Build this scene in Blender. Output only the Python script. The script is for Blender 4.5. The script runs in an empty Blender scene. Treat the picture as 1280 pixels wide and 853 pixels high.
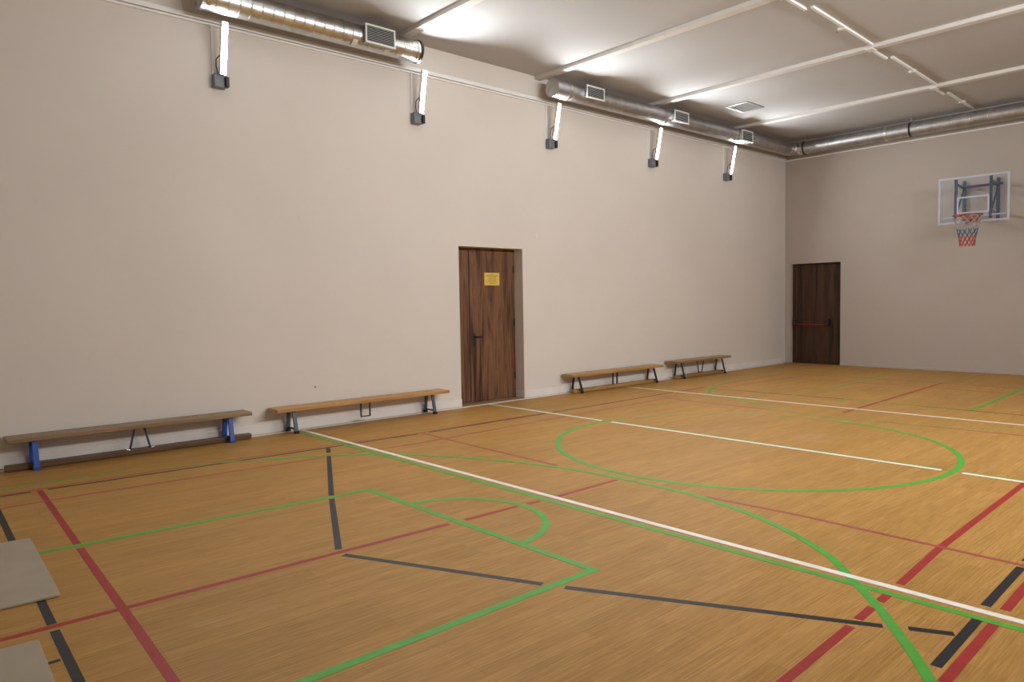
import bpy, math, random
from mathutils import Vector, Matrix
random.seed(7)
scene = bpy.context.scene
COL = scene.collection

# ------------------------------------------------------------------ camera, world, exposure
F_PX = 904.36
YAW, PITCH, ROLL = math.radians(48.1716), math.radians(3.0701), math.radians(-0.9372)
CAM_H = 1.53
fwd = Vector((math.cos(YAW)*math.cos(PITCH), math.sin(YAW)*math.cos(PITCH), -math.sin(PITCH)))
rt0 = Vector((math.sin(YAW), -math.cos(YAW), 0)); up0 = rt0.cross(fwd)
rt = math.cos(ROLL)*rt0 + math.sin(ROLL)*up0
up = -math.sin(ROLL)*rt0 + math.cos(ROLL)*up0
cd = bpy.data.cameras.new('camera'); cam = bpy.data.objects.new('camera', cd); COL.objects.link(cam)
m = Matrix((rt, up, -fwd)).transposed().to_4x4(); m.translation = (0, 0, CAM_H)
cam.matrix_world = m
cd.sensor_width = 36.0; cd.lens = F_PX/1280*36.0; cd.clip_start = 0.05; cd.clip_end = 200
scene.camera = cam
w = bpy.data.worlds.new('world'); scene.world = w; w.use_nodes = True
w.node_tree.nodes['Background'].inputs[0].default_value = (0.5, 0.52, 0.55, 1)
w.node_tree.nodes['Background'].inputs[1].default_value = 0.05
vs = scene.view_settings
vs.view_transform = 'Standard'; vs.look = 'None'; vs.gamma = 1; vs.use_curve_mapping = False
vs.exposure = 1.1
LAMP_POWER = 330.0

# ------------------------------------------------------------------ dimensions (metres)
D = 8.43          # plane of the long wall with the benches
L = 16.21         # plane of the end wall with the hoop
XN, YR = -2.6, -1.8   # the two walls behind the camera
H = 5.11          # ceiling

# ------------------------------------------------------------------ materials
def new_mat(name):
    mt = bpy.data.materials.new(name); mt.use_nodes = True
    nt = mt.node_tree; return mt, nt, nt.nodes['Principled BSDF']
def node(nt, t, **kw):
    n = nt.nodes.new(t)
    for k, v in kw.items(): setattr(n, k, v)
    return n
def coords(nt, scale=(1, 1, 1), rot=(0, 0, 0)):
    tc = node(nt, 'ShaderNodeTexCoord'); mp = node(nt, 'ShaderNodeMapping')
    mp.inputs['Scale'].default_value = scale; mp.inputs['Rotation'].default_value = rot
    nt.links.new(tc.outputs['Object'], mp.inputs['Vector']); return mp.outputs['Vector']
def noise(nt, vec, scale, detail=4, rough=0.55):
    n = node(nt, 'ShaderNodeTexNoise'); n.inputs['Scale'].default_value = scale
    n.inputs['Detail'].default_value = detail; n.inputs['Roughness'].default_value = rough
    nt.links.new(vec, n.inputs['Vector']); return n.outputs['Fac']
def ramp(nt, fac, stops):
    r = node(nt, 'ShaderNodeValToRGB'); e = r.color_ramp.elements
    while len(e) < len(stops): e.new(0.5)
    for el, (p, c) in zip(e, stops): el.position = p; el.color = (*c, 1) if len(c) == 3 else c
    nt.links.new(fac, r.inputs['Fac']); return r.outputs['Color']
def mix(nt, a, b, fac, mode='MIX'):
    mx = node(nt, 'ShaderNodeMix', data_type='RGBA', blend_type=mode)
    for s, v in ((mx.inputs[0], fac), (mx.inputs[6], a), (mx.inputs[7], b)):
        if hasattr(v, 'is_linked'): nt.links.new(v, s)
        elif isinstance(v, (int, float)): s.default_value = v
        else: s.default_value = (*v, 1)
    return mx.outputs[2]
def bump(nt, b, h, strength=0.2, dist=0.01):
    bp = node(nt, 'ShaderNodeBump'); bp.inputs['Strength'].default_value = strength
    bp.inputs['Distance'].default_value = dist
    nt.links.new(h, bp.inputs['Height']); nt.links.new(bp.outputs['Normal'], b.inputs['Normal'])
def setp(b, color=None, rough=None, metal=None, spec=None):
    if color is not None: b.inputs['Base Color'].default_value = (*color, 1)
    if rough is not None: b.inputs['Roughness'].default_value = rough
    if metal is not None: b.inputs['Metallic'].default_value = metal
    if spec is not None: b.inputs['Specular IOR Level'].default_value = spec
def plain(name, c, rough=0.5, metal=0.0, var=0.12, scale=6, stretch=(1, 1, 1), spec=None, bmp=0.0):
    mt, nt, b = new_mat(name); setp(b, c, rough, metal, spec)
    f = noise(nt, coords(nt, stretch), scale)
    lo = tuple(x*(1-var) for x in c); hi = tuple(min(1, x*(1+var)) for x in c)
    nt.links.new(ramp(nt, f, [(0.3, lo), (0.7, hi)]), b.inputs['Base Color'])
    if bmp: bump(nt, b, f, bmp, 0.004)
    return mt

def paint_wall(name, c):
    mt, nt, b = new_mat(name); setp(b, c, 0.75, 0, 0.25)
    v = coords(nt)
    big = noise(nt, v, 0.7, 5, 0.6)
    col = ramp(nt, big, [(0.25, tuple(x*0.965 for x in c)), (0.75, tuple(min(1, x*1.03) for x in c))])
    sm = noise(nt, coords(nt, (3, 3, 1.2)), 2.2, 6, 0.65)
    scuff = ramp(nt, sm, [(0.66, (1, 1, 1)), (0.8, (0.93, 0.925, 0.92))])
    nt.links.new(mix(nt, col, scuff, 1.0, 'MULTIPLY'), b.inputs['Base Color'])
    bump(nt, b, noise(nt, v, 60, 3), 0.06, 0.003)
    return mt

M = {}
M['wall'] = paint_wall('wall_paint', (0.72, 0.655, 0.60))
M['wall_end_dimmed'] = paint_wall('end_wall_paint_dimmed', (0.47, 0.41, 0.36))  # wall beige made darker, so the end wall's dimmer light is in the colour
M['ceiling'] = paint_wall('ceiling_paint', (0.54, 0.53, 0.53))
M['beam'] = plain('beam_paint', (0.72, 0.69, 0.665), 0.7, var=0.04)
M['skirting'] = plain('skirting_paint', (0.76, 0.71, 0.67), 0.55, var=0.05, scale=3)
M['trunking'] = plain('trunking_plastic', (0.86, 0.84, 0.83), 0.4, var=0.04)
M['conduit'] = plain('conduit_plastic', (0.9, 0.89, 0.88), 0.4, var=0.03)

def floor_mat():
    mt, nt, b = new_mat('wood_strip_vinyl')
    tc = node(nt, 'ShaderNodeTexCoord'); ov = tc.outputs['Object']
    br = node(nt, 'ShaderNodeTexBrick'); br.offset = 0.37; br.offset_frequency = 3
    br.inputs['Scale'].default_value = 1; br.inputs['Brick Width'].default_value = 0.92
    br.inputs['Row Height'].default_value = 0.072; br.inputs['Mortar Size'].default_value = 0.0012
    br.inputs['Mortar Smooth'].default_value = 0.3; br.inputs['Bias'].default_value = 0.0
    br.inputs['Color1'].default_value = (0.44, 0.238, 0.070, 1)
    br.inputs['Color2'].default_value = (0.385, 0.203, 0.054, 1)
    br.inputs['Mortar'].default_value = (0.29, 0.145, 0.04, 1)
    nt.links.new(ov, br.inputs['Vector'])
    g1 = noise(nt, coords(nt, (1.5, 44, 1)), 2.4, 6, 0.62)
    g2 = noise(nt, coords(nt, (6, 70, 1)), 1.5, 5, 0.6)
    grain = ramp(nt, g1, [(0.32, (0.76, 0.73, 0.68)), (0.5, (0.97, 0.97, 0.97)), (0.68, (1.2, 1.2, 1.22))])
    c = mix(nt, br.outputs['Color'], grain, 1.0, 'MULTIPLY')
    fl = ramp(nt, g2, [(0.60, (0, 0, 0)), (0.72, (1, 1, 1))])
    c = mix(nt, c, (0.62, 0.37, 0.15), mixfac(nt, fl, 0.6))
    patch = ramp(nt, noise(nt, coords(nt, (0.8, 1.2, 1)), 0.8, 4), [(0.3, (0.94, 0.95, 0.96)), (0.7, (1.06, 1.05, 1.04))])
    c = mix(nt, c, patch, 1.0, 'MULTIPLY')
    # dusty pale scuffs, sparse, with a shape of their own
    sc = ramp(nt, noise(nt, coords(nt, (1, 0.8, 1)), 1.1, 7, 0.7), [(0.60, (0, 0, 0)), (0.78, (1, 1, 1))])
    c = mix(nt, c, (0.62, 0.50, 0.40), mixfac(nt, sc, 0.16))
    nt.links.new(c, b.inputs['Base Color'])
    rr = node(nt, 'ShaderNodeMapRange'); rr.inputs['To Min'].default_value = 0.44; rr.inputs['To Max'].default_value = 0.6
    nt.links.new(noise(nt, ov, 1.6, 5), rr.inputs['Value']); nt.links.new(rr.outputs[0], b.inputs['Roughness'])
    b.inputs['Specular IOR Level'].default_value = 0.10
    bump(nt, b, g1, 0.05, 0.002)
    return mt
def mixfac(nt, colorsock, k):
    mm = node(nt, 'ShaderNodeMath', operation='MULTIPLY'); mm.inputs[1].default_value = k
    nt.links.new(colorsock, mm.inputs[0]); return mm.outputs[0]
M['floor'] = floor_mat()
def line_mat(name, c):
    mt, nt, b = new_mat(name); setp(b, c, 0.5, 0, 0.22)
    f = noise(nt, coords(nt), 9, 6, 0.7)
    nt.links.new(ramp(nt, f, [(0.3, tuple(x*0.86 for x in c)), (0.72, tuple(min(1, x*1.12) for x in c))]), b.inputs['Base Color'])
    return mt
M['l_green'] = line_mat('green_line_paint', (0.085, 0.35, 0.045))
mt, nt, b = new_mat('worn_green_line_paint'); setp(b, (0.2, 0.3, 0.06), 0.5, 0, 0.22)
nt.links.new(ramp(nt, noise(nt, coords(nt), 5, 6, 0.7), [(0.38, (0.12, 0.31, 0.06)), (0.66, (0.37, 0.25, 0.09))]), b.inputs['Base Color'])
M['l_worn'] = mt
M['l_white'] = line_mat('white_line_paint', (0.80, 0.76, 0.70))
M['l_red'] = line_mat('red_line_paint', (0.33, 0.026, 0.022))
M['l_redthin'] = line_mat('worn_red_line_paint', (0.36, 0.075, 0.055))
M['l_black'] = line_mat('black_line_paint', (0.02, 0.018, 0.02))

def laminate(name, stops, seed):
    mt, nt, b = new_mat(name); setp(b, stops[1][1], 0.5, 0, 0.35)
    tc = node(nt, 'ShaderNodeTexCoord'); mp = node(nt, 'ShaderNodeMapping')
    mp.inputs['Scale'].default_value = (9, 9, 0.55); mp.inputs['Location'].default_value = (seed, seed*2.1, 0)
    nt.links.new(tc.outputs['Object'], mp.inputs['Vector'])
    f = noise(nt, mp.outputs['Vector'], 1.0, 7, 0.62)
    f.node.inputs['Distortion'].default_value = 0.8
    mp2 = node(nt, 'ShaderNodeMapping'); mp2.inputs['Scale'].default_value = (60, 60, 2.5)
    nt.links.new(tc.outputs['Object'], mp2.inputs['Vector'])
    f2 = noise(nt, mp2.outputs['Vector'], 1.0, 4, 0.6)
    c = ramp(nt, f, stops)
    fine = ramp(nt, f2, [(0.3, (0.72, 0.70, 0.68)), (0.7, (1.15, 1.15, 1.15))])
    nt.links.new(mix(nt, c, fine, 0.8, 'MULTIPLY'), b.inputs['Base Color'])
    return mt
M['door'] = laminate('walnut_laminate', [(0.36, (0.035, 0.015, 0.008)), (0.46, (0.13, 0.056, 0.026)), (0.56, (0.21, 0.10, 0.048)), (0.68, (0.09, 0.038, 0.018))], 1.7)
M['door_dark'] = laminate('dark_walnut_laminate', [(0.34, (0.012, 0.006, 0.004)), (0.48, (0.05, 0.021, 0.011)), (0.6, (0.075, 0.034, 0.017)), (0.72, (0.03, 0.013, 0.007))], 5.3)
M['black'] = plain('black_plastic', (0.012, 0.012, 0.013), 0.4, var=0.1)
M['gap'] = plain('dark_seal', (0.02, 0.012, 0.008), 0.8)
M['redbar'] = plain('red_bar_paint', (0.30, 0.008, 0.012), 0.4)
M['yellow'] = plain('yellow_paper', (0.72, 0.50, 0.09), 0.6, var=0.04)
M['print'] = plain('olive_print', (0.30, 0.19, 0.03), 0.7, var=0.05)

def bench_wood(name, dk, lt):
    mt, nt, b = new_mat(name); setp(b, lt, 0.42, 0, 0.45)
    f = noise(nt, coords(nt, (1.2, 22, 22)), 2.2, 6, 0.6)
    c = ramp(nt, f, [(0.3, dk), (0.65, lt)])
    kn = node(nt, 'ShaderNodeTexVoronoi'); kn.inputs['Scale'].default_value = 1.0
    nt.links.new(coords(nt, (2.6, 9, 9)), kn.inputs['Vector'])
    k = ramp(nt, kn.outputs['Distance'], [(0.10, (0.25, 0.15, 0.09)), (0.2, (1, 1, 1))])
    nt.links.new(mix(nt, c, k, 1.0, 'MULTIPLY'), b.inputs['Base Color'])
    bump(nt, b, f, 0.08, 0.003); return mt
M['w_brown'] = bench_wood('aged_brown_wood', (0.20, 0.122, 0.055), (0.33, 0.205, 0.10))
M['w_dark'] = bench_wood('dark_beam_wood', (0.08, 0.038, 0.017), (0.15, 0.078, 0.036))
M['w_pine'] = bench_wood('varnished_pine', (0.38, 0.18, 0.046), (0.56, 0.30, 0.09))
M['w_oak'] = bench_wood('varnished_oak', (0.33, 0.175, 0.052), (0.50, 0.28, 0.095))
M['w_plain'] = bench_wood('worn_oak', (0.24, 0.13, 0.048), (0.38, 0.22, 0.088))
M['blue'] = plain('blue_paint', (0.016, 0.085, 0.42), 0.35, var=0.15)
M['navy'] = plain('navy_paint', (0.012, 0.028, 0.085), 0.4, var=0.15)
M['slate'] = plain('slate_paint', (0.075, 0.095, 0.13), 0.4, var=0.12)
M['blacksteel'] = plain('black_steel', (0.016, 0.017, 0.022), 0.4, var=0.15)
M['rubber'] = plain('rubber', (0.012, 0.012, 0.012), 0.8)
M['mat'] = plain('beige_mat', (0.36, 0.295, 0.215), 0.75, var=0.06, scale=4, bmp=0.1)

def galv(name, c, rough):
    mt, nt, b = new_mat(name); setp(b, c, rough, 1.0)
    v = coords(nt)
    vo = node(nt, 'ShaderNodeTexVoronoi'); vo.inputs['Scale'].default_value = 26
    nt.links.new(v, vo.inputs['Vector'])
    f = noise(nt, v, 7, 5)
    cc = ramp(nt, f, [(0.3, tuple(x*0.8 for x in c)), (0.7, tuple(min(1, x*1.12) for x in c))])
    sp = mix(nt, cc, vo.outputs['Color'], 0.10, 'SOFT_LIGHT')
    nt.links.new(sp, b.inputs['Base Color'])
    rr = node(nt, 'ShaderNodeMapRange'); rr.inputs['To Min'].default_value = rough-0.06; rr.inputs['To Max'].default_value = rough+0.1
    nt.links.new(f, rr.inputs['Value']); nt.links.new(rr.outputs[0], b.inputs['Roughness'])
    return mt
M['galv'] = galv('galvanised_steel', (0.62, 0.615, 0.60), 0.30)
M['galv_dull'] = galv('dull_galvanised_steel', (0.52, 0.52, 0.525), 0.42)
M['collar'] = galv('bright_collar_steel', (0.74, 0.72, 0.69), 0.26)
M['tape'] = plain('white_tape', (0.70, 0.66, 0.60), 0.5)
M['rust'] = plain('rust_sealant', (0.38, 0.16, 0.055), 0.6, var=0.3, scale=20)
M['louvre'] = plain('white_louvre', (0.78, 0.77, 0.74), 0.4, var=0.03)
M['slat'] = plain('grey_louvre_slat', (0.55, 0.55, 0.53), 0.4, var=0.05)
M['cavity'] = plain('duct_cavity', (0.03, 0.028, 0.026), 0.8)
M['greybox'] = plain('grey_plastic', (0.17, 0.185, 0.205), 0.45, var=0.08)
M['alu'] = plain('lamp_aluminium', (0.55, 0.55, 0.54), 0.35, metal=0.8, var=0.05)
M['bb_white'] = plain('board_border_paint', (0.46, 0.49, 0.57), 0.4, var=0.05)
M['hoop_blue'] = plain('hoop_blue_paint', (0.013, 0.022, 0.08), 0.4, var=0.15)
M['orange'] = plain('orange_rim_paint', (0.40, 0.085, 0.022), 0.35, var=0.12)
M['chrome'] = plain('spring_steel', (0.75, 0.74, 0.72), 0.2, metal=1.0, var=0.05)
M['net_white'] = plain('net_white_cord', (0.40, 0.39, 0.39), 0.8)
M['net_blue'] = plain('net_blue_cord', (0.06, 0.13, 0.27), 0.8, var=0.2)
M['net_red'] = plain('net_red_cord', (0.45, 0.035, 0.03), 0.8, var=0.2)
M['hatch'] = plain('hatch_grey', (0.30, 0.295, 0.30), 0.8, var=0.05, spec=0.1)

mt, nt, b = new_mat('clear_board')
nt.nodes.remove(b)
tr = node(nt, 'ShaderNodeBsdfTransparent'); tr.inputs[0].default_value = (0.93, 0.95, 0.97, 1)
gl = node(nt, 'ShaderNodeBsdfGlossy'); gl.inputs['Roughness'].default_value = 0.25
df = node(nt, 'ShaderNodeBsdfDiffuse'); df.inputs[0].default_value = (0.55, 0.57, 0.62, 1)
m1 = node(nt, 'ShaderNodeMixShader'); m1.inputs[0].default_value = 0.025
m2 = node(nt, 'ShaderNodeMixShader'); m2.inputs[0].default_value = 0.02
nt.links.new(tr.outputs[0], m1.inputs[1]); nt.links.new(gl.outputs[0], m1.inputs[2])
nt.links.new(m1.outputs[0], m2.inputs[1]); nt.links.new(df.outputs[0], m2.inputs[2])
nt.links.new(m2.outputs[0], nt.nodes['Material Output'].inputs['Surface'])
M['glass'] = mt
mt, nt, b = new_mat('led_diffuser')
setp(b, (0.9, 0.9, 0.9), 0.4)
b.inputs['Emission Color'].default_value = (0.95, 0.99, 1.0, 1)
b.inputs['Emission Strength'].default_value = LAMP_POWER
M['led'] = mt

# ------------------------------------------------------------------ mesh helpers
class MB:
    def __init__(s): s.v = []; s.f = []; s.sm = []
    def add(s, vs_, fs_, smooth=False):
        o = len(s.v); s.v += [tuple(p) for p in vs_]
        s.f += [tuple(i+o for i in f) for f in fs_]; s.sm += [smooth]*len(fs_); return s
    def box(s, x0, x1, y0, y1, z0, z1):
        v = [(x, y, z) for z in (z0, z1) for y in (y0, y1) for x in (x0, x1)]
        return s.add(v, [(0, 2, 3, 1), (4, 5, 7, 6), (0, 1, 5, 4), (2, 6, 7, 3), (0, 4, 6, 2), (1, 3, 7, 5)])
    def hexa(s, a, b):   # two quads of four points, joined
        n = len(a)
        return s.add(list(a)+list(b), [tuple(reversed(range(n))), tuple(range(n, 2*n))] +
                     [(i, (i+1) % n, n+(i+1) % n, n+i) for i in range(n)])
    def bar(s, p, q, wx, wy, ux=(1, 0, 0)):   # rectangular bar from p to q
        p, q = Vector(p), Vector(q); d = (q-p).normalized(); ux = Vector(ux)
        ux = (ux - d*ux.dot(d)).normalized(); uy = d.cross(ux)
        c = [(-1, -1), (1, -1), (1, 1), (-1, 1)]
        return s.hexa([p+ux*a*wx/2+uy*b_*wy/2 for a, b_ in c], [q+ux*a*wx/2+uy*b_*wy/2 for a, b_ in c])
    def tube(s, pts, r, n=10, closed=False, caps=True):
        P = [Vector(p) for p in pts]; k = len(P); rr = r if isinstance(r, (list, tuple)) else [r]*k
        T = []
        for i in range(k):
            if closed: t = P[(i+1) % k]-P[i-1]
            else: t = P[min(i+1, k-1)]-P[max(i-1, 0)]
            T.append(t.normalized())
        nrm = T[0].orthogonal().normalized(); vs_ = []
        for i in range(k):
            nrm = (nrm - T[i]*nrm.dot(T[i])).normalized(); bn = T[i].cross(nrm)
            for j in range(n):
                a = 2*math.pi*j/n; vs_.append(P[i]+nrm*math.cos(a)*rr[i]+bn*math.sin(a)*rr[i])
        fs_ = []
        for i in range(k if closed else k-1):
            for j in range(n):
                a, b_ = i*n+j, i*n+(j+1) % n; c, d = ((i+1) % k)*n+j, ((i+1) % k)*n+(j+1) % n
                fs_.append((a, b_, d, c))
        s.add(vs_, fs_, True)
        if caps and not closed:
            s.add(vs_[:n], [tuple(reversed(range(n)))]); s.add(vs_[-n:], [tuple(range(n))])
        return s
    def build(s, name, mat, parent=None, bevel=0.0, seg=2):
        me = bpy.data.meshes.new(name); me.from_pydata(s.v, [], s.f); me.materials.append(M[mat])
        me.polygons.foreach_set('use_smooth', s.sm); me.update()
        o = bpy.data.objects.new(name, me); COL.objects.link(o)
        if parent is not None: o.parent = parent
        if bevel:
            bv = o.modifiers.new('bevel', 'BEVEL'); bv.width = bevel; bv.segments = seg; bv.limit_method = 'ANGLE'
        return o
def empty(name, loc=(0, 0, 0)):
    o = bpy.data.objects.new(name, None); COL.objects.link(o); o.location = loc; o.empty_display_size = 0.1
    return o
def tag(o, label=None, cat=None, group=None, kind=None):
    if label: o['label'] = label
    if cat: o['category'] = cat
    if group: o['group'] = group
    if kind: o['kind'] = kind
    return o
def copy_tree(o, parent=None):
    c = o.copy(); COL.objects.link(c); c.parent = parent
    for ch in list(o.children): copy_tree(ch, c)
    return c

# ------------------------------------------------------------------ room shell
T = 0.32
fl = MB().box(XN-T, L+T, YR-T, D+T, -0.12, 0).build('floor', 'floor')
tag(fl, 'wood-strip patterned sports floor with coloured court lines', kind='structure')
ce = MB().box(XN-T, L+T, YR-T, D+T, H, H+0.15).build('ceiling', 'ceiling')
tag(ce, 'off-white plaster ceiling crossed by shallow beams', kind='structure')
# long wall with the recessed door opening
DX0, DX1, DZ = 6.525, 7.795, 2.365
wl = MB().box(XN-T, DX0, D, D+T, 0, H).box(DX1, L+T, D, D+T, 0, H).box(DX0, DX1, D, D+T, DZ, H).build('wall_left', 'wall')
tag(wl, 'long beige painted wall behind the benches', kind='structure')
EY0, EY1, EZ = 7.13, 8.29, 2.31
we = MB().box(L, L+T, YR-T, EY0, 0, H).box(L, L+T, EY1, D, 0, H).box(L, L+T, EY0, EY1, EZ, H).build('wall_far', 'wall_end_dimmed')
tag(we, 'beige end wall with the basketball hoop', kind='structure')
wr = MB().box(XN-T, L, YR-T, YR, 0, H).build('wall_right', 'wall'); tag(wr, kind='structure')
wn = MB().box(XN-T, XN, YR, D, 0, H).build('wall_near', 'wall'); tag(wn, kind='structure')
# small marks on the long wall
def patch(x, z, rx, rz, seed):
    r = random.Random(seed); n = 12
    a = [(x+rx*r.uniform(.75, 1.1)*math.cos(2*math.pi*i/n), z+rz*r.uniform(.75, 1.1)*math.sin(2*math.pi*i/n)) for i in range(n)]
    return MB().hexa([(p, D+0.002, q) for p, q in a], [(p, D-0.003, q) for p, q in a])
patch(8.114, 2.588, 0.038, 0.045, 3).build('plaster_patch', 'skirting', wl)
patch(4.2, 0.503, 0.010, 0.016, 5).build('scuff_mark', 'greybox', wl)
# beams
for x in (0.06, 2.78, 5.51, 8.185, 10.915, 13.785):
    MB().box(x-0.065, x+0.065, YR-0.05, D+0.02, H-0.055, H+0.02).build('beam', 'beam', ce, 0.006)
# skirting
SK = 0.11
sk = MB().box(XN, DX0, D-0.014, D+0.02, 0, SK).box(DX1, L-0.014, D-0.014, D+0.02, 0, SK)
sk.box(DX1-0.014, DX1+0.01, D-0.014, D+0.19, 0, SK)
tag(sk.build('baseboard_left', 'skirting', None, 0.003), kind='structure')
sk = MB().box(L-0.012, L+0.02, YR, EY0, 0, 0.05).box(L-0.012, L+0.02, EY1, D-0.014, 0, 0.05)
tag(sk.build('baseboard_far', 'wall_end_dimmed', None, 0.003), kind='structure')
# cable trunking high on the walls
tk = MB().box(XN, L, D-0.038, D+0.01, 4.722, 4.776).box(XN, L, D-0.022, D+0.01, 4.690, 4.716)
tag(tk.build('trim_1', 'trunking', None, 0.004), 'white cable trunking running along the long wall', kind='structure')
tk = MB().box(L-0.022, L+0.01, YR, D-0.04, 4.700, 4.722)
tag(tk.build('trim_2', 'trunking', None, 0.003), 'thin pale moulding along the end wall', kind='structure')

# ------------------------------------------------------------------ court lines (painted on the floor)
Zl = {'l_black': 0.0006, 'l_red': 0.0009, 'l_redthin': 0.00106, 'l_green': 0.0013, 'l_worn': 0.0012, 'l_white': 0.0017}
def smooth_poly(pts, sub=10):
    P = [Vector((*p, 0)) for p in pts]; P = [2*P[0]-P[1]] + P + [2*P[-1]-P[-2]]; out = []
    for i in range(1, len(P)-2):
        for k in range(sub):
            t = k/sub; a, b_, c, d = P[i-1:i+3]
            out.append(0.5*((2*b_)+(c-a)*t+(2*a-5*b_+4*c-d)*t*t+(-a+3*b_-3*c+d)*t**3))
    out.append(P[-2]); return [(p.x, p.y) for p in out]
def ribbon(pts, wd, mat, label=None, name='court_line', closed=False):
    P = [Vector(p) for p in pts]; n = len(P); Lf, Rt = [], []
    for i in range(n):
        if closed: a, b_ = P[i-1], P[(i+1) % n]
        else: a, b_ = P[max(i-1, 0)], P[min(i+1, n-1)]
        t0 = (P[i]-a) if (i > 0 or closed) else (b_-P[i]); t1 = (b_-P[i]) if (i < n-1 or closed) else (P[i]-a)
        t0 = t0.normalized(); t1 = t1.normalized(); t = (t0+t1).normalized()
        nn = Vector((-t.y, t.x)); k = 1/max(0.5, t.dot(t1))
        Lf.append(P[i]+nn*wd/2*k); Rt.append(P[i]-nn*wd/2*k)
    Zl[mat] += 0.000008; z = Zl[mat]; vs_ = [(*p, z) for p in Lf]+[(*p, z) for p in Rt]+[(*p, -0.0005) for p in Lf]+[(*p, -0.0005) for p in Rt]
    fs_ = []
    for i in range(n if closed else n-1):
        j = (i+1) % n
        fs_ += [(n+i, n+j, j, i), (i, j, 2*n+j, 2*n+i), (n+j, n+i, 3*n+i, 3*n+j)]
    if not closed: fs_ += [(0, 2*n, 3*n, n), (n-1, 2*n-1, 4*n-1, 3*n-1)]
    o = MB().add(vs_, fs_).build(name, mat, fl)
    if label: o['label'] = label
    return o
WG = 'l_worn'
G, WH, RD, RT, BK = 'l_green', 'l_white', 'l_red', 'l_redthin', 'l_black'
CX, CY, CR = 6.90, 4.05, 1.97
# white
YE = -0.5
ribbon([(3.957, 8.40), (3.957, YE)], 0.052, WH, 'white cross line beside a green one')
gy = math.sqrt(CR**2-(6.965-CX)**2)
for a, b_ in ((8.36, CY+gy+0.07), (CY+gy-0.09, CY-gy+0.09), (CY-gy-0.07, YE)):
    ribbon([(6.965, a), (6.965, b_)], 0.05, WH, 'white centre line')
ribbon([(10.01, 8.16), (10.01, YE)], 0.05, WH, 'white cross line')
ribbon([(XN+0.3, 8.35), (15.98, 8.35)], 0.08, WH, 'white side line along the wall')
# green
ribbon([(3.862, 8.34), (3.862, YE)], 0.05, G)
ribbon([(7.0, 8.34), (7.0, YE)], 0.03, G)
def circ(d0, d1, n): return [(CX+CR*math.cos(math.radians(d0+(d1-d0)*i/n)), CY+CR*math.sin(math.radians(d0+(d1-d0)*i/n))) for i in range(n+1)]
ribbon(circ(88, 356, 90), 0.055, G, 'green centre circle')
ribbon(circ(-4, 88, 34), 0.05, WG, 'worn stretch of the green centre circle')
arc = [(-0.6, 7.47), (0.8, 7.49), (1.5, 7.48), (2.1, 7.36), (2.9, 7.0), (3.49, 6.68), (4.09, 6.08), (4.5, 5.31), (4.70, 4.70), (4.775, 4.1),
       (4.79, 3.6), (4.74, 3.07), (4.55, 2.485), (4.222, 1.943), (3.899, 1.632), (3.66, 1.415), (3.39, 1.205), (3.205, 1.07), (3.0, 0.94), (2.6, 0.72), (2.0, 0.55), (-0.6, 0.5)]
ap = smooth_poly(arc)
ribbon(ap[40:], 0.05, G, 'green three-point arc')
ribbon(ap[:41], 0.045, WG, 'worn end of the green arc')
farc = [(14.6, 7.6), (12.4, 7.4), (11.44, 7.18), (10.885, 6.99), (10.34, 6.68), (10.13, 6.46), (9.62, 5.42), (9.22, 4.7), (9.12, 4.05), (9.16, 3.4), (9.3, 2.9), (9.65, 2.2), (10.3, 1.4), (11.2, 0.9), (12.4, 0.65), (14.6, 0.55)]
ap = smooth_poly(farc)
ribbon(ap[24:62], 0.045, G)
ribbon(ap[:25], 0.045, WG)
ribbon(ap[61:], 0.045, WG, 'worn green far arc')
ribbon([(-0.6, 5.43), (0.778, 5.34), (3.045, 5.20), (3.025, 2.715), (1.25, 2.72), (-0.6, 2.74)], 0.052, G, 'green rectangular key')
ribbon([(2.99+0.635*math.cos(a), 3.97+0.635*math.sin(a)) for a in [math.radians(-86+172*i/30) for i in range(31)]], 0.05, G, 'green half circle on the key')
ribbon([(10.68, 5.49), (14.6, 5.5)], 0.045, WG)
ribbon([(10.865, 3.04), (14.6, 3.19)], 0.045, G, 'far green key')
ribbon([(10.9, 4.70), (10.865, 3.055)], 0.04, WG)
ribbon([(10.6, 4.70), (10.9, 4.68)], 0.05, G)
# red
for a, b_ in (((-0.6, 4.07), (2.955, 3.99)), ((3.095, 3.985), (3.585, 3.975)), ((3.685, 3.965), (3.80, 3.96)), ((4.0, 3.955), (4.72, 3.965))):
    ribbon([a, b_], 0.042, RD, 'red middle line')
for a, b_ in (((1.045, 7.21), (0.968, 5.37)), ((0.963, 5.26), (0.915, 4.02)), ((0.915, 4.02), (0.80, 1.3))):
    ribbon([a, b_], 0.044, RD, 'red service line')
for s in (((7.6, 1.57), (6.905, 1.552), (4.796, 1.496), (4.03, 1.446)), ((3.835, 1.436), (3.725, 1.432)), ((3.63, 1.428), (3.445, 1.42)), ((3.345, 1.413), (2.655, 1.385), (-0.6, 1.24))):
    ribbon(s, 0.045, RD, 'red inner side line')
ribbon([(13.9, 1.75), (7.6, 1.57)], 0.04, RD)
for s in (((13.9, 1.12), (4.41, 0.985), (4.05, 0.975)), ((3.85, 0.968), (3.11, 0.95)), ((3.0, 0.945), (-0.6, 0.85))):
    ribbon(s, 0.045, RD, 'red outer side line')
for s in (((-0.6, 6.73), (0.75, 6.76), (1.26, 6.77), (2.55, 6.695), (3.40, 6.65)), ((3.67, 6.64), (4.4, 6.56), (5.4, 6.61), (6.90, 6.66)), ((7.02, 6.665), (8.6, 6.72), (9.6, 6.8))):
    ribbon(s, 0.034, RT, 'thin red side line')
ribbon([(10.95, 6.78), (12.2, 6.76), (13.9, 6.75)], 0.03, RT)
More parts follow.
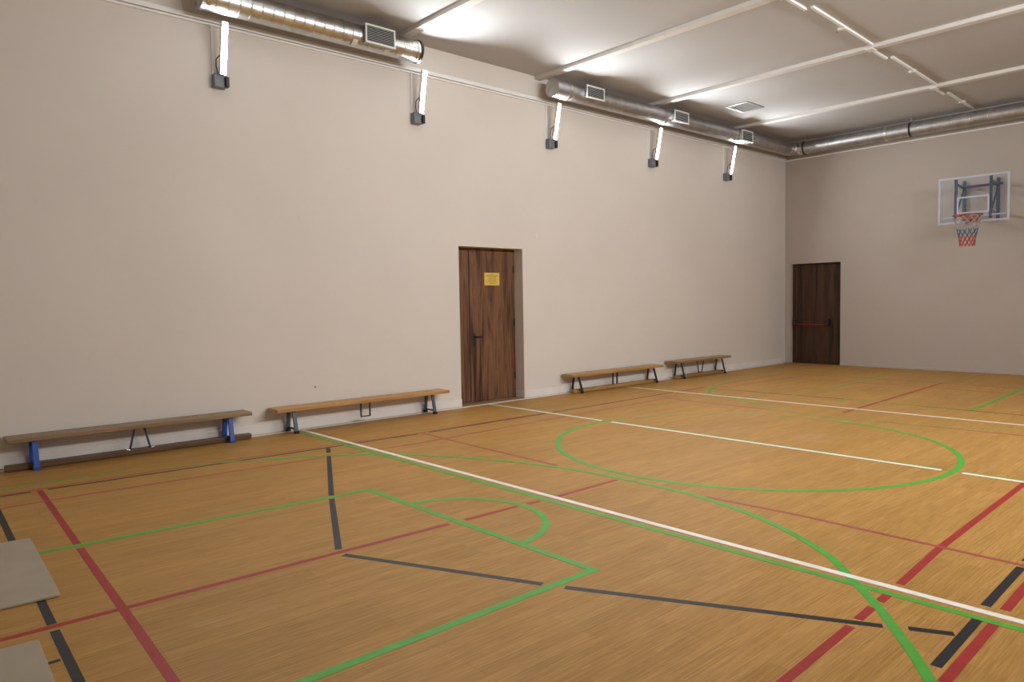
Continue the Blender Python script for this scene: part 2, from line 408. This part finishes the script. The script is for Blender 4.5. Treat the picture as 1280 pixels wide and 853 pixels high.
ribbon([(11.1, 7.12), (12.5, 7.16), (13.9, 7.2)], 0.03, RT)
ribbon([(-0.6, 7.26), (0.77, 7.25), (1.36, 7.275), (2.6, 7.24), (4.86, 7.085), (6.9, 7.09)], 0.026, RT)
ribbon([(4.862, 7.05), (4.80, 5.9), (4.757, 4.72)], 0.036, RT, 'thin red cross line')
ribbon([(4.79, 3.13), (4.836, 2.4), (4.812, 1.52), (4.80, 0.99)], 0.036, RT, 'thin red cross line')
ribbon([(9.25, 6.75), (9.21, 5.8), (9.2, 4.9)], 0.032, RT)
ribbon([(9.2, 3.6), (9.215, 3.2), (9.27, 2.05), (9.3, 1.0)], 0.032, RT)
ribbon([(9.6, 4.17), (9.95, 4.18)], 0.038, RD)
ribbon([(10.07, 4.185), (13.97, 4.36)], 0.038, RD, 'far red middle line')
ribbon([(13.9, 7.2), (13.95, 4.36), (13.75, 1.0)], 0.03, RT)
ribbon([(13.1, 6.76), (13.15, 4.3), (12.95, 1.5)], 0.03, RT)
# black
ribbon([(-0.6, 7.22), (0.76, 7.2), (0.98, 7.2)], 0.036, BK)
for s in (((1.10, 7.2), (1.95, 7.16), (3.86, 7.075), (4.78, 7.04)), ((4.95, 7.04), (6.9, 7.04)), ((7.02, 7.04), (8.4, 7.06), (9.9, 7.09)), ((10.1, 7.09), (10.8, 7.1))):
    ribbon(s, 0.036, BK, 'thin black side line')
for a, b_ in (((3.64, 7.05), (3.53, 6.83)), ((3.475, 6.72), (2.735, 5.265)), ((2.69, 5.175), (2.147, 4.06)), ((2.122, 3.95), (2.672, 2.772)), ((2.727, 2.655), (3.455, 1.312)), ((3.513, 1.222), (3.60, 1.06))):
    ribbon([a, b_], 0.044, BK, 'black slanting line')
for a, b_ in (((0.71, 7.17), (0.612, 4.075)), ((0.608, 3.985), (0.52, 1.1))):
    ribbon([a, b_], 0.042, BK, 'wide black end line')
ribbon([(0.0, 3.60), (0.57, 3.632)], 0.03, BK)
for s in (((3.225, 1.015), (3.845, 1.035)), ((4.04, 1.055), (4.76, 1.075)), ((4.88, 1.08), (10.7, 1.2))):
    ribbon(s, 0.044, BK, 'wide black side line')
ribbon([(10.70, 6.9), (10.80, 6.3), (10.85, 5.4), (10.90, 4.45), (10.84, 3.1), (10.8, 1.2)], 0.032, BK)

# ------------------------------------------------------------------ doors
def box_at(name, mat, parent, *b, bevel=0.002): return MB().box(*b).build(name, mat, parent, bevel)
d1 = tag(empty('door_1', (DX0, D+0.2, 0)), 'brown walnut-laminate door in a deep reveal with a narrow side leaf', kind='structure')
wd = DX1-DX0
fr = MB().box(0, 0.03, 0.0, 0.1, 0, DZ).box(wd-0.03, wd, 0.0, 0.1, 0, DZ).box(0, wd, 0.0, 0.1, DZ-0.03, DZ).box(0, wd, 0.055, 0.1, 0, DZ)
fr.build('door_frame', 'door', d1)
box_at('side_leaf', 'door', d1, 0.032, 0.326, -0.004, 0.05, 0.012, DZ-0.033)
box_at('meeting_strip', 'gap', d1, 0.327, 0.345, -0.001, 0.05, 0.012, DZ-0.033)
leaf = box_at('door_leaf', 'door', d1, 0.346, wd-0.033, -0.006, 0.05, 0.012, DZ-0.033)
MB().box(0.40, 0.444, -0.014, -0.005, 0.86, 1.06).build('handle_plate', 'black', leaf, 0.004)
hm = MB().tube([(0.422, -0.012, 1.01), (0.422, -0.055, 1.01)], 0.011).tube([(0.415, -0.055, 1.01), (0.48, -0.056, 1.01), (0.56, -0.052, 1.008)], 0.011)
hm.build('lever_handle', 'black', leaf)
MB().tube([(0.422, -0.013, 0.905), (0.422, -0.022, 0.905)], 0.011).build('lock_cylinder', 'gap', leaf)
for z in (0.3, 1.15, 2.0):
    MB().tube([(wd-0.028, -0.014, z), (wd-0.028, -0.014, z+0.11)], 0.009).build('hinge', 'gap', d1)
tag(box_at('threshold', 'w_brown', d1, 0, wd, -0.2, 0.05, 0, 0.006, bevel=0.001), 'brown threshold strip')
nx, nz = 7.165, 1.797
nt_ = tag(empty('paper_notice', (nx, D+0.194, nz)), 'yellow printed notice fixed to the walnut door', 'notice')
MB().box(0, 0.306, -0.003, -0.0005, 0, 0.196).build('sheet', 'yellow', nt_)
for i, (a, b_) in enumerate(((0.115, 0.19), (0.03, 0.272), (0.08, 0.238), (0.075, 0.245), (0.07, 0.24), (0.045, 0.265), (0.1, 0.22))):
    z = 0.172-i*0.0235
    MB().box(a, b_, -0.0036, -0.0028, z-(0.0055 if i == 1 else 0.0035), z+(0.0055 if i == 1 else 0.0035)).build('print_line', 'print', nt_)

d2 = tag(empty('door_2', (L+0.10, EY0, 0)), 'dark walnut emergency door with a red push bar', kind='structure')
wy = EY1-EY0
fr = MB().box(0, 0.1, 0, 0.03, 0, EZ).box(0, 0.1, wy-0.03, wy, 0, EZ).box(0, 0.1, 0, wy, EZ-0.03, EZ).box(0.055, 0.1, 0, wy, 0, EZ)
fr.build('door_frame', 'door_dark', d2)
lf = box_at('door_leaf', 'door_dark', d2, -0.006, 0.05, 0.032, wy-0.032, 0.012, EZ-0.033)
bz = 0.92
for y0, y1 in ((wy-0.115, wy-0.035), (0.27, 0.37)):
    MB().box(-0.075, -0.006, y0, y1, bz-0.05, bz+0.11).build('bar_housing', 'black', lf, 0.012)
MB().tube([(-0.075, wy-0.075, bz), (-0.085, wy-0.16, bz-0.012), (-0.085, 0.40, bz-0.012), (-0.075, 0.32, bz)], 0.010).build('push_bar', 'redbar', lf)

# ------------------------------------------------------------------ benches
YF, YB = 8.125, 8.395      # front and back edge of the seats
def bench(label, x0, x1, zt, wood, leg_mat, leg_x, lw, th, beam=None, mid=None, beam_wood=None, lean=0.0):
    o = tag(empty('gym_bench', ((x0+x1)/2, (YF+YB)/2, 0)), label, 'bench')
    ox, oy = (x0+x1)/2, (YF+YB)/2
    tk = 0.042; hb = zt-tk
    MB().box(x0-ox, x1-ox, YF-oy, YB-oy, hb, zt).build('seat', wood, o, 0.006)
    for x in leg_x:
        x -= ox
        for ya, yb, ft in ((-0.075, -0.118, 1), (0.075, 0.112, 0)):
            g = MB()
            g.bar((x-lean*ft, ya, hb+0.004), (x, yb, 0.028), lw, th)
            lg = g.build('leg', leg_mat, o, 0.003)
            MB().box(x-lw*0.62, x+lw*0.62, yb-0.02, yb+0.02, 0, 0.034).build('foot', 'rubber' if leg_mat != 'blue' else 'blue', lg, 0.006)
        MB().box(x-lw*0.5, x+lw*0.5, -0.085, 0.085, hb-0.007, hb+0.001).build('leg_plate', leg_mat, o)
        MB().tube([(x, -0.112, 0.05), (x, 0.108, 0.05)], 0.011).build('foot_rail', 'blacksteel', o)
    if beam:
        bx0, bx1, bh = beam
        MB().box(bx0-ox, bx1-ox, -0.045, 0.045, 0.003, bh).build('balance_beam', beam_wood or wood, o, 0.008)
    if mid:
        style, mx, ta, ba, zb = mid; mx -= ox
        for sgn in (-1, 1):
            g = MB()
            g.bar((mx+sgn*ta, -0.03 if style != 'U' else -0.02, hb+0.003), (mx+sgn*ba, -0.03 if style != 'U' else -0.02, zb), 0.018 if style != 'bar' else 0.03, 0.012)
            lg = g.build('middle_brace', 'navy' if leg_mat == 'blue' else 'blacksteel', o)
            if style == 'rod':
                MB().tube([(mx+sgn*ba, -0.045, zb+0.006), (mx+sgn*(ba+0.035), -0.045, zb+0.014)], 0.009).build('hook', 'chrome', lg)
        if style in ('U', 'V'):
            MB().box(mx-ba-0.009, mx+ba+0.009, -0.038 if style == 'V' else -0.028, -0.014, zb-0.008, zb+0.006).build('brace_base', 'blacksteel', o, 0.002)
    return o
bench('long aged brown bench with bright blue legs and a dark floor beam', 0.94, 3.265, 0.325, 'w_brown', 'blue', (1.165, 3.03), 0.05, 0.03,
      beam=(0.925, 3.285, 0.06), mid=('rod', 2.10, 0.045, 0.10, 0.052), beam_wood='w_dark')
bench('varnished knotty pine bench on slate legs next to the walnut door, without a floor beam', 3.56, 6.085, 0.312, 'w_pine', 'slate', (3.80, 5.835), 0.045, 0.022,
      mid=('U', 4.80, 0.065, 0.065, 0.085), lean=0.01)
bench('varnished oak bench with thin straight black legs and two straight centre bars', 8.61, 11.06, 0.322, 'w_oak', 'blacksteel', (8.84, 10.87), 0.036, 0.02,
      beam=(8.72, 10.95, 0.062), mid=('bar', 9.78, 0.055, 0.055, 0.055), beam_wood='w_oak', lean=0.05)
bench('short worn oak bench with splayed navy legs and a V-shaped centre brace', 11.46, 13.37, 0.352, 'w_plain', 'navy', (11.74, 13.16), 0.034, 0.02,
      beam=(11.58, 13.2, 0.065), mid=('V', 12.40, 0.115, 0.055, 0.075), beam_wood='w_plain', lean=0.05)

# ------------------------------------------------------------------ mats at the left edge
def floor_mat_thing(label, cx, cy, lx, ly, rot):
    o = MB(); r = 0.02; a = []
    for sx, sy, st in ((1, 1, 0), (-1, 1, 90), (-1, -1, 180), (1, -1, 270)):
        for k in range(5):
            t = math.radians(st+k*22.5); a.append((sx*(lx/2-r)+r*math.cos(t), sy*(ly/2-r)+r*math.sin(t)))
    o.hexa([(x, y, 0.002) for x, y in a], [(x, y, 0.014) for x, y in a])
    ob = o.build('floor_mat', 'mat', None, 0.002)
    ob.location = (cx, cy, 0); ob.rotation_euler.z = rot
    return tag(ob, label, 'mat', 'beige mats on the floor')
floor_mat_thing('beige grey mat across the green key line beside the black end line', 0.737-0.5, 5.09, 1.0, 1.26, math.radians(-2.1))
floor_mat_thing('beige grey mat covering the short black tick by the red middle line', 0.508-0.5, 3.29, 1.0, 1.26, math.radians(-2.1))

# ------------------------------------------------------------------ ventilation ducts
DA, DZc, DR = 0.33, 4.87, 0.14
def spiral_pipe(axis, a0, a1, c1, c2, r=DR, step=0.125, n=40, ridge=0.0025):
    """pipe along 'x' or 'y' with raised seam rings"""
    st = []; k = int((a1-a0)/step)
    st.append((a0, r))
    for i in range(1, k+1):
        p = a0+i*step
        if p+0.014 < a1: st += [(p-0.012, r), (p-0.005, r), (p-0.002, r+ridge), (p+0.002, r+ridge), (p+0.005, r), (p+0.012, r)]
    st.append((a1, r)); vs_, fs_ = [], []
    for p, rr in st:
        for j in range(n):
            t = 2*math.pi*j/n; u, v = rr*math.cos(t), rr*math.sin(t)
            vs_.append((p, c1+u, c2+v) if axis == 'x' else (c1-u, p, c2+v))
    for i in range(len(st)-1):
        for j in range(n): fs_.append((i*n+j, (i+1)*n+j, (i+1)*n+(j+1) % n, i*n+(j+1) % n))
    return MB().add(vs_, fs_, True)
def ring(axis, p, wdt, r0, c1, c2, n=32, disc=False):
    g = MB(); prof = [(p-wdt/2, r0-0.012), (p-wdt/2, r0), (p+wdt/2, r0), (p+wdt/2, r0-0.012)]; vs_, fs_ = [], []
    for q, rr in prof:
        for j in range(n):
            t = 2*math.pi*j/n; u, v = rr*math.cos(t), rr*math.sin(t)
            vs_.append((q, c1+u, c2+v) if axis == 'x' else (c1-u, q, c2+v))
    for i in range(3):
        for j in range(n): fs_.append((i*n+j, (i+1)*n+j, (i+1)*n+(j+1) % n, i*n+(j+1) % n))
    if disc: fs_ += [tuple(range(n)), tuple(reversed(range(3*n, 4*n)))]
    return g.add(vs_, fs_)
def register(parent, x0, x1, z0, z1, yo, off, slats, ns):
    """louvred outlet box; face looks away from the long wall"""
    ox, oy, oz = off; x0 -= ox; x1 -= ox; z0 -= oz; z1 -= oz
    yf = D-yo-oy; yb = D-DA-0.02-oy
    bx = MB().box(x0+0.012, x1-0.012, yf+0.012, yb, z0+0.012, z1-0.012).build('outlet_box', 'galv_dull', parent)
    t = 0.02
    f_ = MB().box(x0, x1, yf, yf+0.012, z0, z0+t).box(x0, x1, yf, yf+0.012, z1-t, z1).box(x0, x0+t, yf, yf+0.012, z0+t, z1-t).box(x1-t, x1, yf, yf+0.012, z0+t, z1-t)
    f_.build('grille_frame', 'louvre', bx)
    MB().box(x0+t, x1-t, yf+0.0105, yf+0.0125, z0+t, z1-t).build('grille_back', 'cavity', bx)
    me = None
    for i in range(ns):
        z = z0+t+(i+0.5)*(z1-z0-2*t)/ns; hh = (z1-z0-2*t)/ns
        s = MB().hexa([(x0+t, yf+0.001, z-hh*0.30), (x0+t, yf+0.010, z-hh*0.05), (x0+t, yf+0.010, z+hh*0.12), (x0+t, yf+0.001, z-hh*0.13)],
                      [(x1-t, yf+0.001, z-hh*0.30), (x1-t, yf+0.010, z-hh*0.05), (x1-t, yf+0.010, z+hh*0.12), (x1-t, yf+0.001, z-hh*0.13)])
        s.build('slat', slats, bx)
    return bx
# short duct
X0, X1 = 2.86, 5.66
o1 = (X0, D-DA, DZc)
du = tag(empty('ventilation_duct', o1), 'short spiral galvanised duct with one louvred outlet and a black-rimmed end', 'duct')
spiral_pipe('x', 0, X1-X0, 0, 0).build('duct_pipe', 'galv', du)
ring('x', X1-X0-0.02, 0.03, DR+0.010, 0, 0, disc=True).build('end_rim', 'black', du)
ring('x', X1-X0-0.075, 0.02, DR+0.006, 0, 0).build('collar', 'collar', du)
ring('x', 0.0, 0.05, DR+0.006, 0, 0, disc=True).build('end_cap', 'galv_dull', du)
MB().tube([(0.02, -0.10, -0.105), (0.05, -0.10, -0.11), (0.075, -0.098, -0.106)], [0.01, 0.024, 0.008]).build('sealant_lump', 'rust', du)
register(du, 4.755, 5.185, 4.755, 4.985, 0.52, o1, 'slat', 9)
for x in (4.66, 5.12):
    g = MB()
    for k in range(4):
        a0, a1 = math.radians(-100-k*11), math.radians(-100-(k+1)*11)
        r = DR+0.0055
        g.add([(x-X0-0.035, r*math.cos(a0), r*math.sin(a0)), (x-X0+0.035, r*math.cos(a0), r*math.sin(a0)), (x-X0+0.035, r*math.cos(a1), r*math.sin(a1)), (x-X0-0.035, r*math.cos(a1), r*math.sin(a1))], [(0, 1, 2, 3)])
    g.build('tape_strip', 'tape', du)
# long duct turning the corner
X2 = 8.19; XC = L-0.34
o2 = (X2, D-DA, DZc)
dv = tag(empty('ventilation_duct', o2), 'long galvanised duct with three louvred outlets, turning along the end wall', 'duct')
RB = 0.22
spiral_pipe('x', 0, XC-RB-X2, 0, 0, step=0.1, ridge=0.0012).build('duct_pipe', 'galv_dull', dv)
g = MB(); pts = []
for k in range(9):
    t = math.radians(90-90*k/8); pts.append((XC-RB-X2+RB*math.cos(t), -RB+RB*math.sin(t), 0))
g.tube(pts, DR+0.002, 32, caps=False).build('elbow', 'galv_dull', dv)
ring('x', XC-RB-X2, 0.05, DR+0.008, 0, 0).build('collar', 'collar', dv)
sp = spiral_pipe('y', YR+0.02-(D-DA), -RB, XC-X2, 0, step=0.3, ridge=0.0015); sp.build('end_wall_pipe', 'galv_dull', dv)
for y in (-RB, 6.05-(D-DA)):
    ring('y', y, 0.06, DR+0.010, XC-X2, 0).build('collar', 'collar', dv)
for y in (-RB-0.09, 5.59-(D-DA)):
    ring('y', y, 0.03, DR+0.010, XC-X2, 0).build('hanger_band', 'black', dv)
    MB().tube([(XC-X2, y, DR), (XC-X2, y, H-DZc)], 0.006, 6).build('hanger_rod', 'galv_dull', dv)
ring('x', 0.0, 0.03, DR+0.006, 0, 0, disc=True).build('end_cap', 'galv_dull', dv)
ring('x', 0.30, 0.05, DR+0.008, 0, 0).build('collar', 'collar', dv)
ring('x', 11.02-X2, 0.035, DR+0.008, 0, 0).build('collar', 'collar', dv)
ring('x', 13.33-X2, 0.035, DR+0.008, 0, 0).build('collar', 'collar', dv)
register(dv, 8.775, 9.205, 4.785, 4.985, 0.52, o2, 'slat', 8)
register(dv, 11.135, 11.575, 4.77, 4.975, 0.52, o2, 'slat', 6)
register(dv, 13.43, 13.85, 4.73, 4.955, 0.52, o2, 'slat', 7)

# ------------------------------------------------------------------ LED wall lamps
LIP = 0.018
def lamp_proto():
    o = empty('wall_lamp', (0, 0, 0))     # origin on the wall plane, lamp looks towards -y
    MB().box(-0.07, 0.07, -0.095, 0.0, -0.075, 0.075).build('mounting_box', 'greybox', o, 0.008)
    MB().box(0.045, 0.085, -0.13, -0.06, -0.07, 0.045).build('tilt_bracket', 'black', o, 0.006)
    p0, p1 = Vector((0.012, -0.125, 0.06)), Vector((0.012, -0.235, 0.605)); ax = (p1-p0).normalized()
    n_ = Vector((0, -ax.z, ax.y)).normalized()          # outward normal of the light face
    ux = Vector((1, 0, 0)); hw = 0.031
    # open-fronted tray: back, two side lips, two end lips
    hs = MB()
    def slab(a0, a1, n0, n1, q0, q1):
        c = [(a0, n0), (a1, n0), (a1, n1), (a0, n1)]
        hs.hexa([q0+ux*a+n_*b_ for a, b_ in c], [q1+ux*a+n_*b_ for a, b_ in c])
    slab(-hw, hw, -0.03, 0.0, p0, p1)
    slab(-hw-0.003, -hw, -0.03, LIP, p0, p1); slab(hw, hw+0.003, -0.03, LIP, p0, p1)
    slab(-hw-0.003, hw+0.003, -0.03, LIP, p0-ax*0.004, p0); slab(-hw-0.003, hw+0.003, -0.03, LIP, p1, p1+ax*0.004)
    hs = hs.build('housing', 'alu', o)
    g = MB(); q0, q1 = p0+ax*0.004+n_*0.002, p1-ax*0.004+n_*0.002
    g.add([q0-ux*hw*0.97, q0+ux*hw*0.97, q1+ux*hw*0.97, q1-ux*hw*0.97], [(0, 1, 2, 3)])
    g.build('diffuser', 'led', hs)
    MB().tube([(-0.01, -0.06, 0.07), (-0.045, -0.09, 0.15), (-0.05, -0.11, 0.22), (-0.015, -0.15, 0.27)], 0.006, 6).build('cable', 'rubber', o)
    MB().box(-0.062, -0.036, -0.014, 0, 0.07, 0.62).build('cable_conduit', 'conduit', o)
    return o
lp = lamp_proto()
zl = 4.078
labels = ['lit LED strip wall lamp below the sealant-marked end of the short duct',
          'lit LED strip wall lamp by the black-rimmed end of the short duct',
          'lit LED strip wall lamp below the flat capped end of the long duct',
          'lit LED strip wall lamp below the middle outlet of the long duct',
          'lit LED strip wall lamp below the outlet closest to the corner']
for i, (x, lb) in enumerate(zip((3.125, 5.81, 8.41, 11.08, 13.62), labels)):
    o = lp if i == 0 else copy_tree(lp)
    o.location = (x, D, zl); tag(o, lb, 'wall lamp', 'LED strip lamps on the walls')
for x in (4.3, 5.3, 6.3, 7.3, 8.3, 9.3, 10.3):
    o = copy_tree(lp); o.location = (x, YR, zl); o.rotation_euler.z = math.pi
    tag(o, 'lit LED strip lamp on the wall opposite the benches', 'wall lamp', 'LED strip lamps on the opposite wall')

# ------------------------------------------------------------------ ceiling conduit and hatch
cn = tag(empty('ceiling_conduit', (12.0, 4.4, H)), 'thin white stepped conduit run crossing the ceiling beams', 'conduit')
def run(a, b_, z=-0.014): MB().bar((a[0]-12, a[1]-4.4, z), (b_[0]-12, b_[1]-4.4, z), 0.036, 0.028, (0, 1, 0)).build('conduit_run', 'conduit', cn)
for a, b_ in (((2.9, 4.2), (5.44, 4.22)), ((5.58, 4.30), (6.2, 4.31)), ((6.2, 4.22), (8.115, 4.27)), ((8.255, 4.35), (8.88, 4.365)), ((8.86, 4.273), (10.845, 4.35)), ((10.985, 4.44), (11.63, 4.457)), ((11.62, 4.374), (13.715, 4.45)),
              ((13.855, 4.545), (14.49, 4.571)), ((14.436, 4.49), (16.02, 4.55))):
    run(a, b_)
for x, y in ((5.51, 4.26), (8.185, 4.31), (10.915, 4.395), (13.785, 4.5)):
    MB().box(x-0.075-12, x+0.075-12, y-4.4-0.05, y-4.4+0.05, -0.066, -0.054).build('beam_crossing', 'conduit', cn)
for x, y in ((7.1, 4.25), (9.87, 4.345), (12.605, 4.43), (15.297, 4.517)):
    MB().box(x-12-0.035, x-12+0.035, y-4.4-0.05, y-4.4+0.05, -0.035, 0).build('junction_box', 'conduit', cn, 0.004)
    MB().box(x-12-0.02, x-12+0.02, y-4.4+0.05, y-4.4+0.085, -0.05, -0.034).build('cable_clip', 'galv_dull', cn, 0.004)
ht = tag(empty('ceiling_hatch', (12.46, 7.29, H)), 'grey square hatch panel set in the ceiling', 'hatch')
MB().box(-0.30, 0.30, -0.225, -0.205, -0.014, 0).box(-0.30, 0.30, 0.205, 0.225, -0.014, 0).box(-0.30, -0.28, -0.205, 0.205, -0.014, 0).box(0.28, 0.30, -0.205, 0.205, -0.014, 0).build('hatch_frame', 'alu', ht)
MB().box(-0.28, 0.28, -0.205, 0.205, -0.007, 0).build('hatch_panel', 'hatch', ht)

# ------------------------------------------------------------------ basketball hoop
hx, hy = 15.41, 4.348
hp = tag(empty('basketball_hoop', (hx, hy, 2.87)), 'clear basketball backboard on a blue steel wall frame with orange rim', 'basketball hoop')
BW, BH = 1.155, 0.862
MB().box(-0.006, 0.006, -BW/2, BW/2, 0, BH).build('backboard', 'glass', hp)
t = 0.035; bd = MB()
for x0, x1 in ((-0.011, 0.011),):
    bd.box(x0, x1, -BW/2-0.002, BW/2+0.002, -0.002, t).box(x0, x1, -BW/2-0.002, BW/2+0.002, BH-t, BH+0.002).box(x0, x1, -BW/2-0.002, -BW/2+t, t, BH-t).box(x0, x1, BW/2-t, BW/2+0.002, t, BH-t)
bd.build('board_border', 'bb_white', hp)
iy0, iy1, iz0, iz1 = -0.265, 0.265, 0.17, 0.49; t = 0.03
MB().box(-0.009, -0.0062, iy0, iy1, iz0, iz0+t).box(-0.009, -0.0062, iy0, iy1, iz1-t, iz1).box(-0.009, -0.0062, iy0, iy0+t, iz0+t, iz1-t).box(-0.009, -0.0062, iy1-t, iy1, iz0+t, iz1-t).build('target_square', 'bb_white', hp)
for y in (-0.275, 0.295):
    MB().box(0.013, 0.063, y-0.022, y+0.022, 0.06, 0.83).build('front_post', 'hoop_blue', hp, 0.004)
    wy_ = y+0.075*0
    MB().box(L-hx-0.055, L-hx+0.0, y+0.05, y+0.10, 0.06, 0.88).build('wall_post', 'hoop_blue', hp, 0.004)
    for z in (0.20, 0.74):
        MB().bar((0.06, y, z), (L-hx-0.05, y+0.075, z), 0.035, 0.035, (0, 0, 1)).build('strut', 'hoop_blue', hp)
    MB().bar((0.06, y, 0.16), (L-hx-0.05, y+0.075, 0.72), 0.025, 0.025, (0, 1, 0)).build('diagonal_brace', 'hoop_blue', hp)
MB().box(L-hx-0.05, L-hx-0.01, -0.275, 0.40, 0.745, 0.785).build('cross_rail', 'hoop_blue', hp, 0.003)
MB().box(0.014, 0.044, -0.53, 0.53, 0.105, 0.135).build('lower_rail', 'bb_white', hp, 0.003)
MB().box(-0.05, -0.009, -0.11, 0.11, 0.0, 0.125).build('rim_plate', 'orange', hp, 0.004)
RX, RZ, RR = -0.40, 0.105, 0.232
hy_off = -0.03
rim = MB().tube([(RX+RR*math.cos(2*math.pi*i/40), hy_off+RR*math.sin(2*math.pi*i/40), RZ) for i in range(40)], 0.0125, 10, closed=True).build('rim', 'orange', hp)
for s in (-1, 1):
    MB().bar((-0.02, s*0.09, 0.06), (RX+RR*0.78, hy_off+s*RR*0.62, RZ-0.005), 0.02, 0.03, (0, 0, 1)).build('rim_arm', 'orange', hp)
NK = 12
for k in range(NK):
    a = 2*math.pi*k/NK; x, y = RX+RR*math.cos(a), hy_off+RR*math.sin(a)
    MB().tube([(x, y, RZ-0.010), (x-0.012*math.cos(a), y-0.012*math.sin(a), RZ-0.030), (x, y, RZ-0.04)], 0.004, 6).build('net_hook', 'chrome', rim)
def net_r(u):   # u 0 top..1 bottom
    return 0.225*(1-u)**1.4+0.118*u+0.012*math.sin(u*math.pi)
NL = 0.53
def net_part(u0, u1, mat, name, rows):
    g = MB()
    for k in range(NK):
        for s in (-1, 1):
            pts = []; nseg = max(2, int((u1-u0)*24))
            for i in range(nseg+1):
                u = u0+(u1-u0)*i/nseg
                a = 2*math.pi*(k+s*u*rows/2)/NK
                pts.append((RX+net_r(u)*math.cos(a), hy_off+net_r(u)*math.sin(a), RZ-0.03-u*NL))
            g.tube(pts, 0.006, 5)
    return g.build(name, mat, hp)
net_part(0.0, 0.42, 'net_white', 'net_upper', 8)
net_part(0.42, 0.66, 'net_blue', 'net_middle', 8)
net_part(0.66, 1.0, 'net_red', 'net_lower', 8)
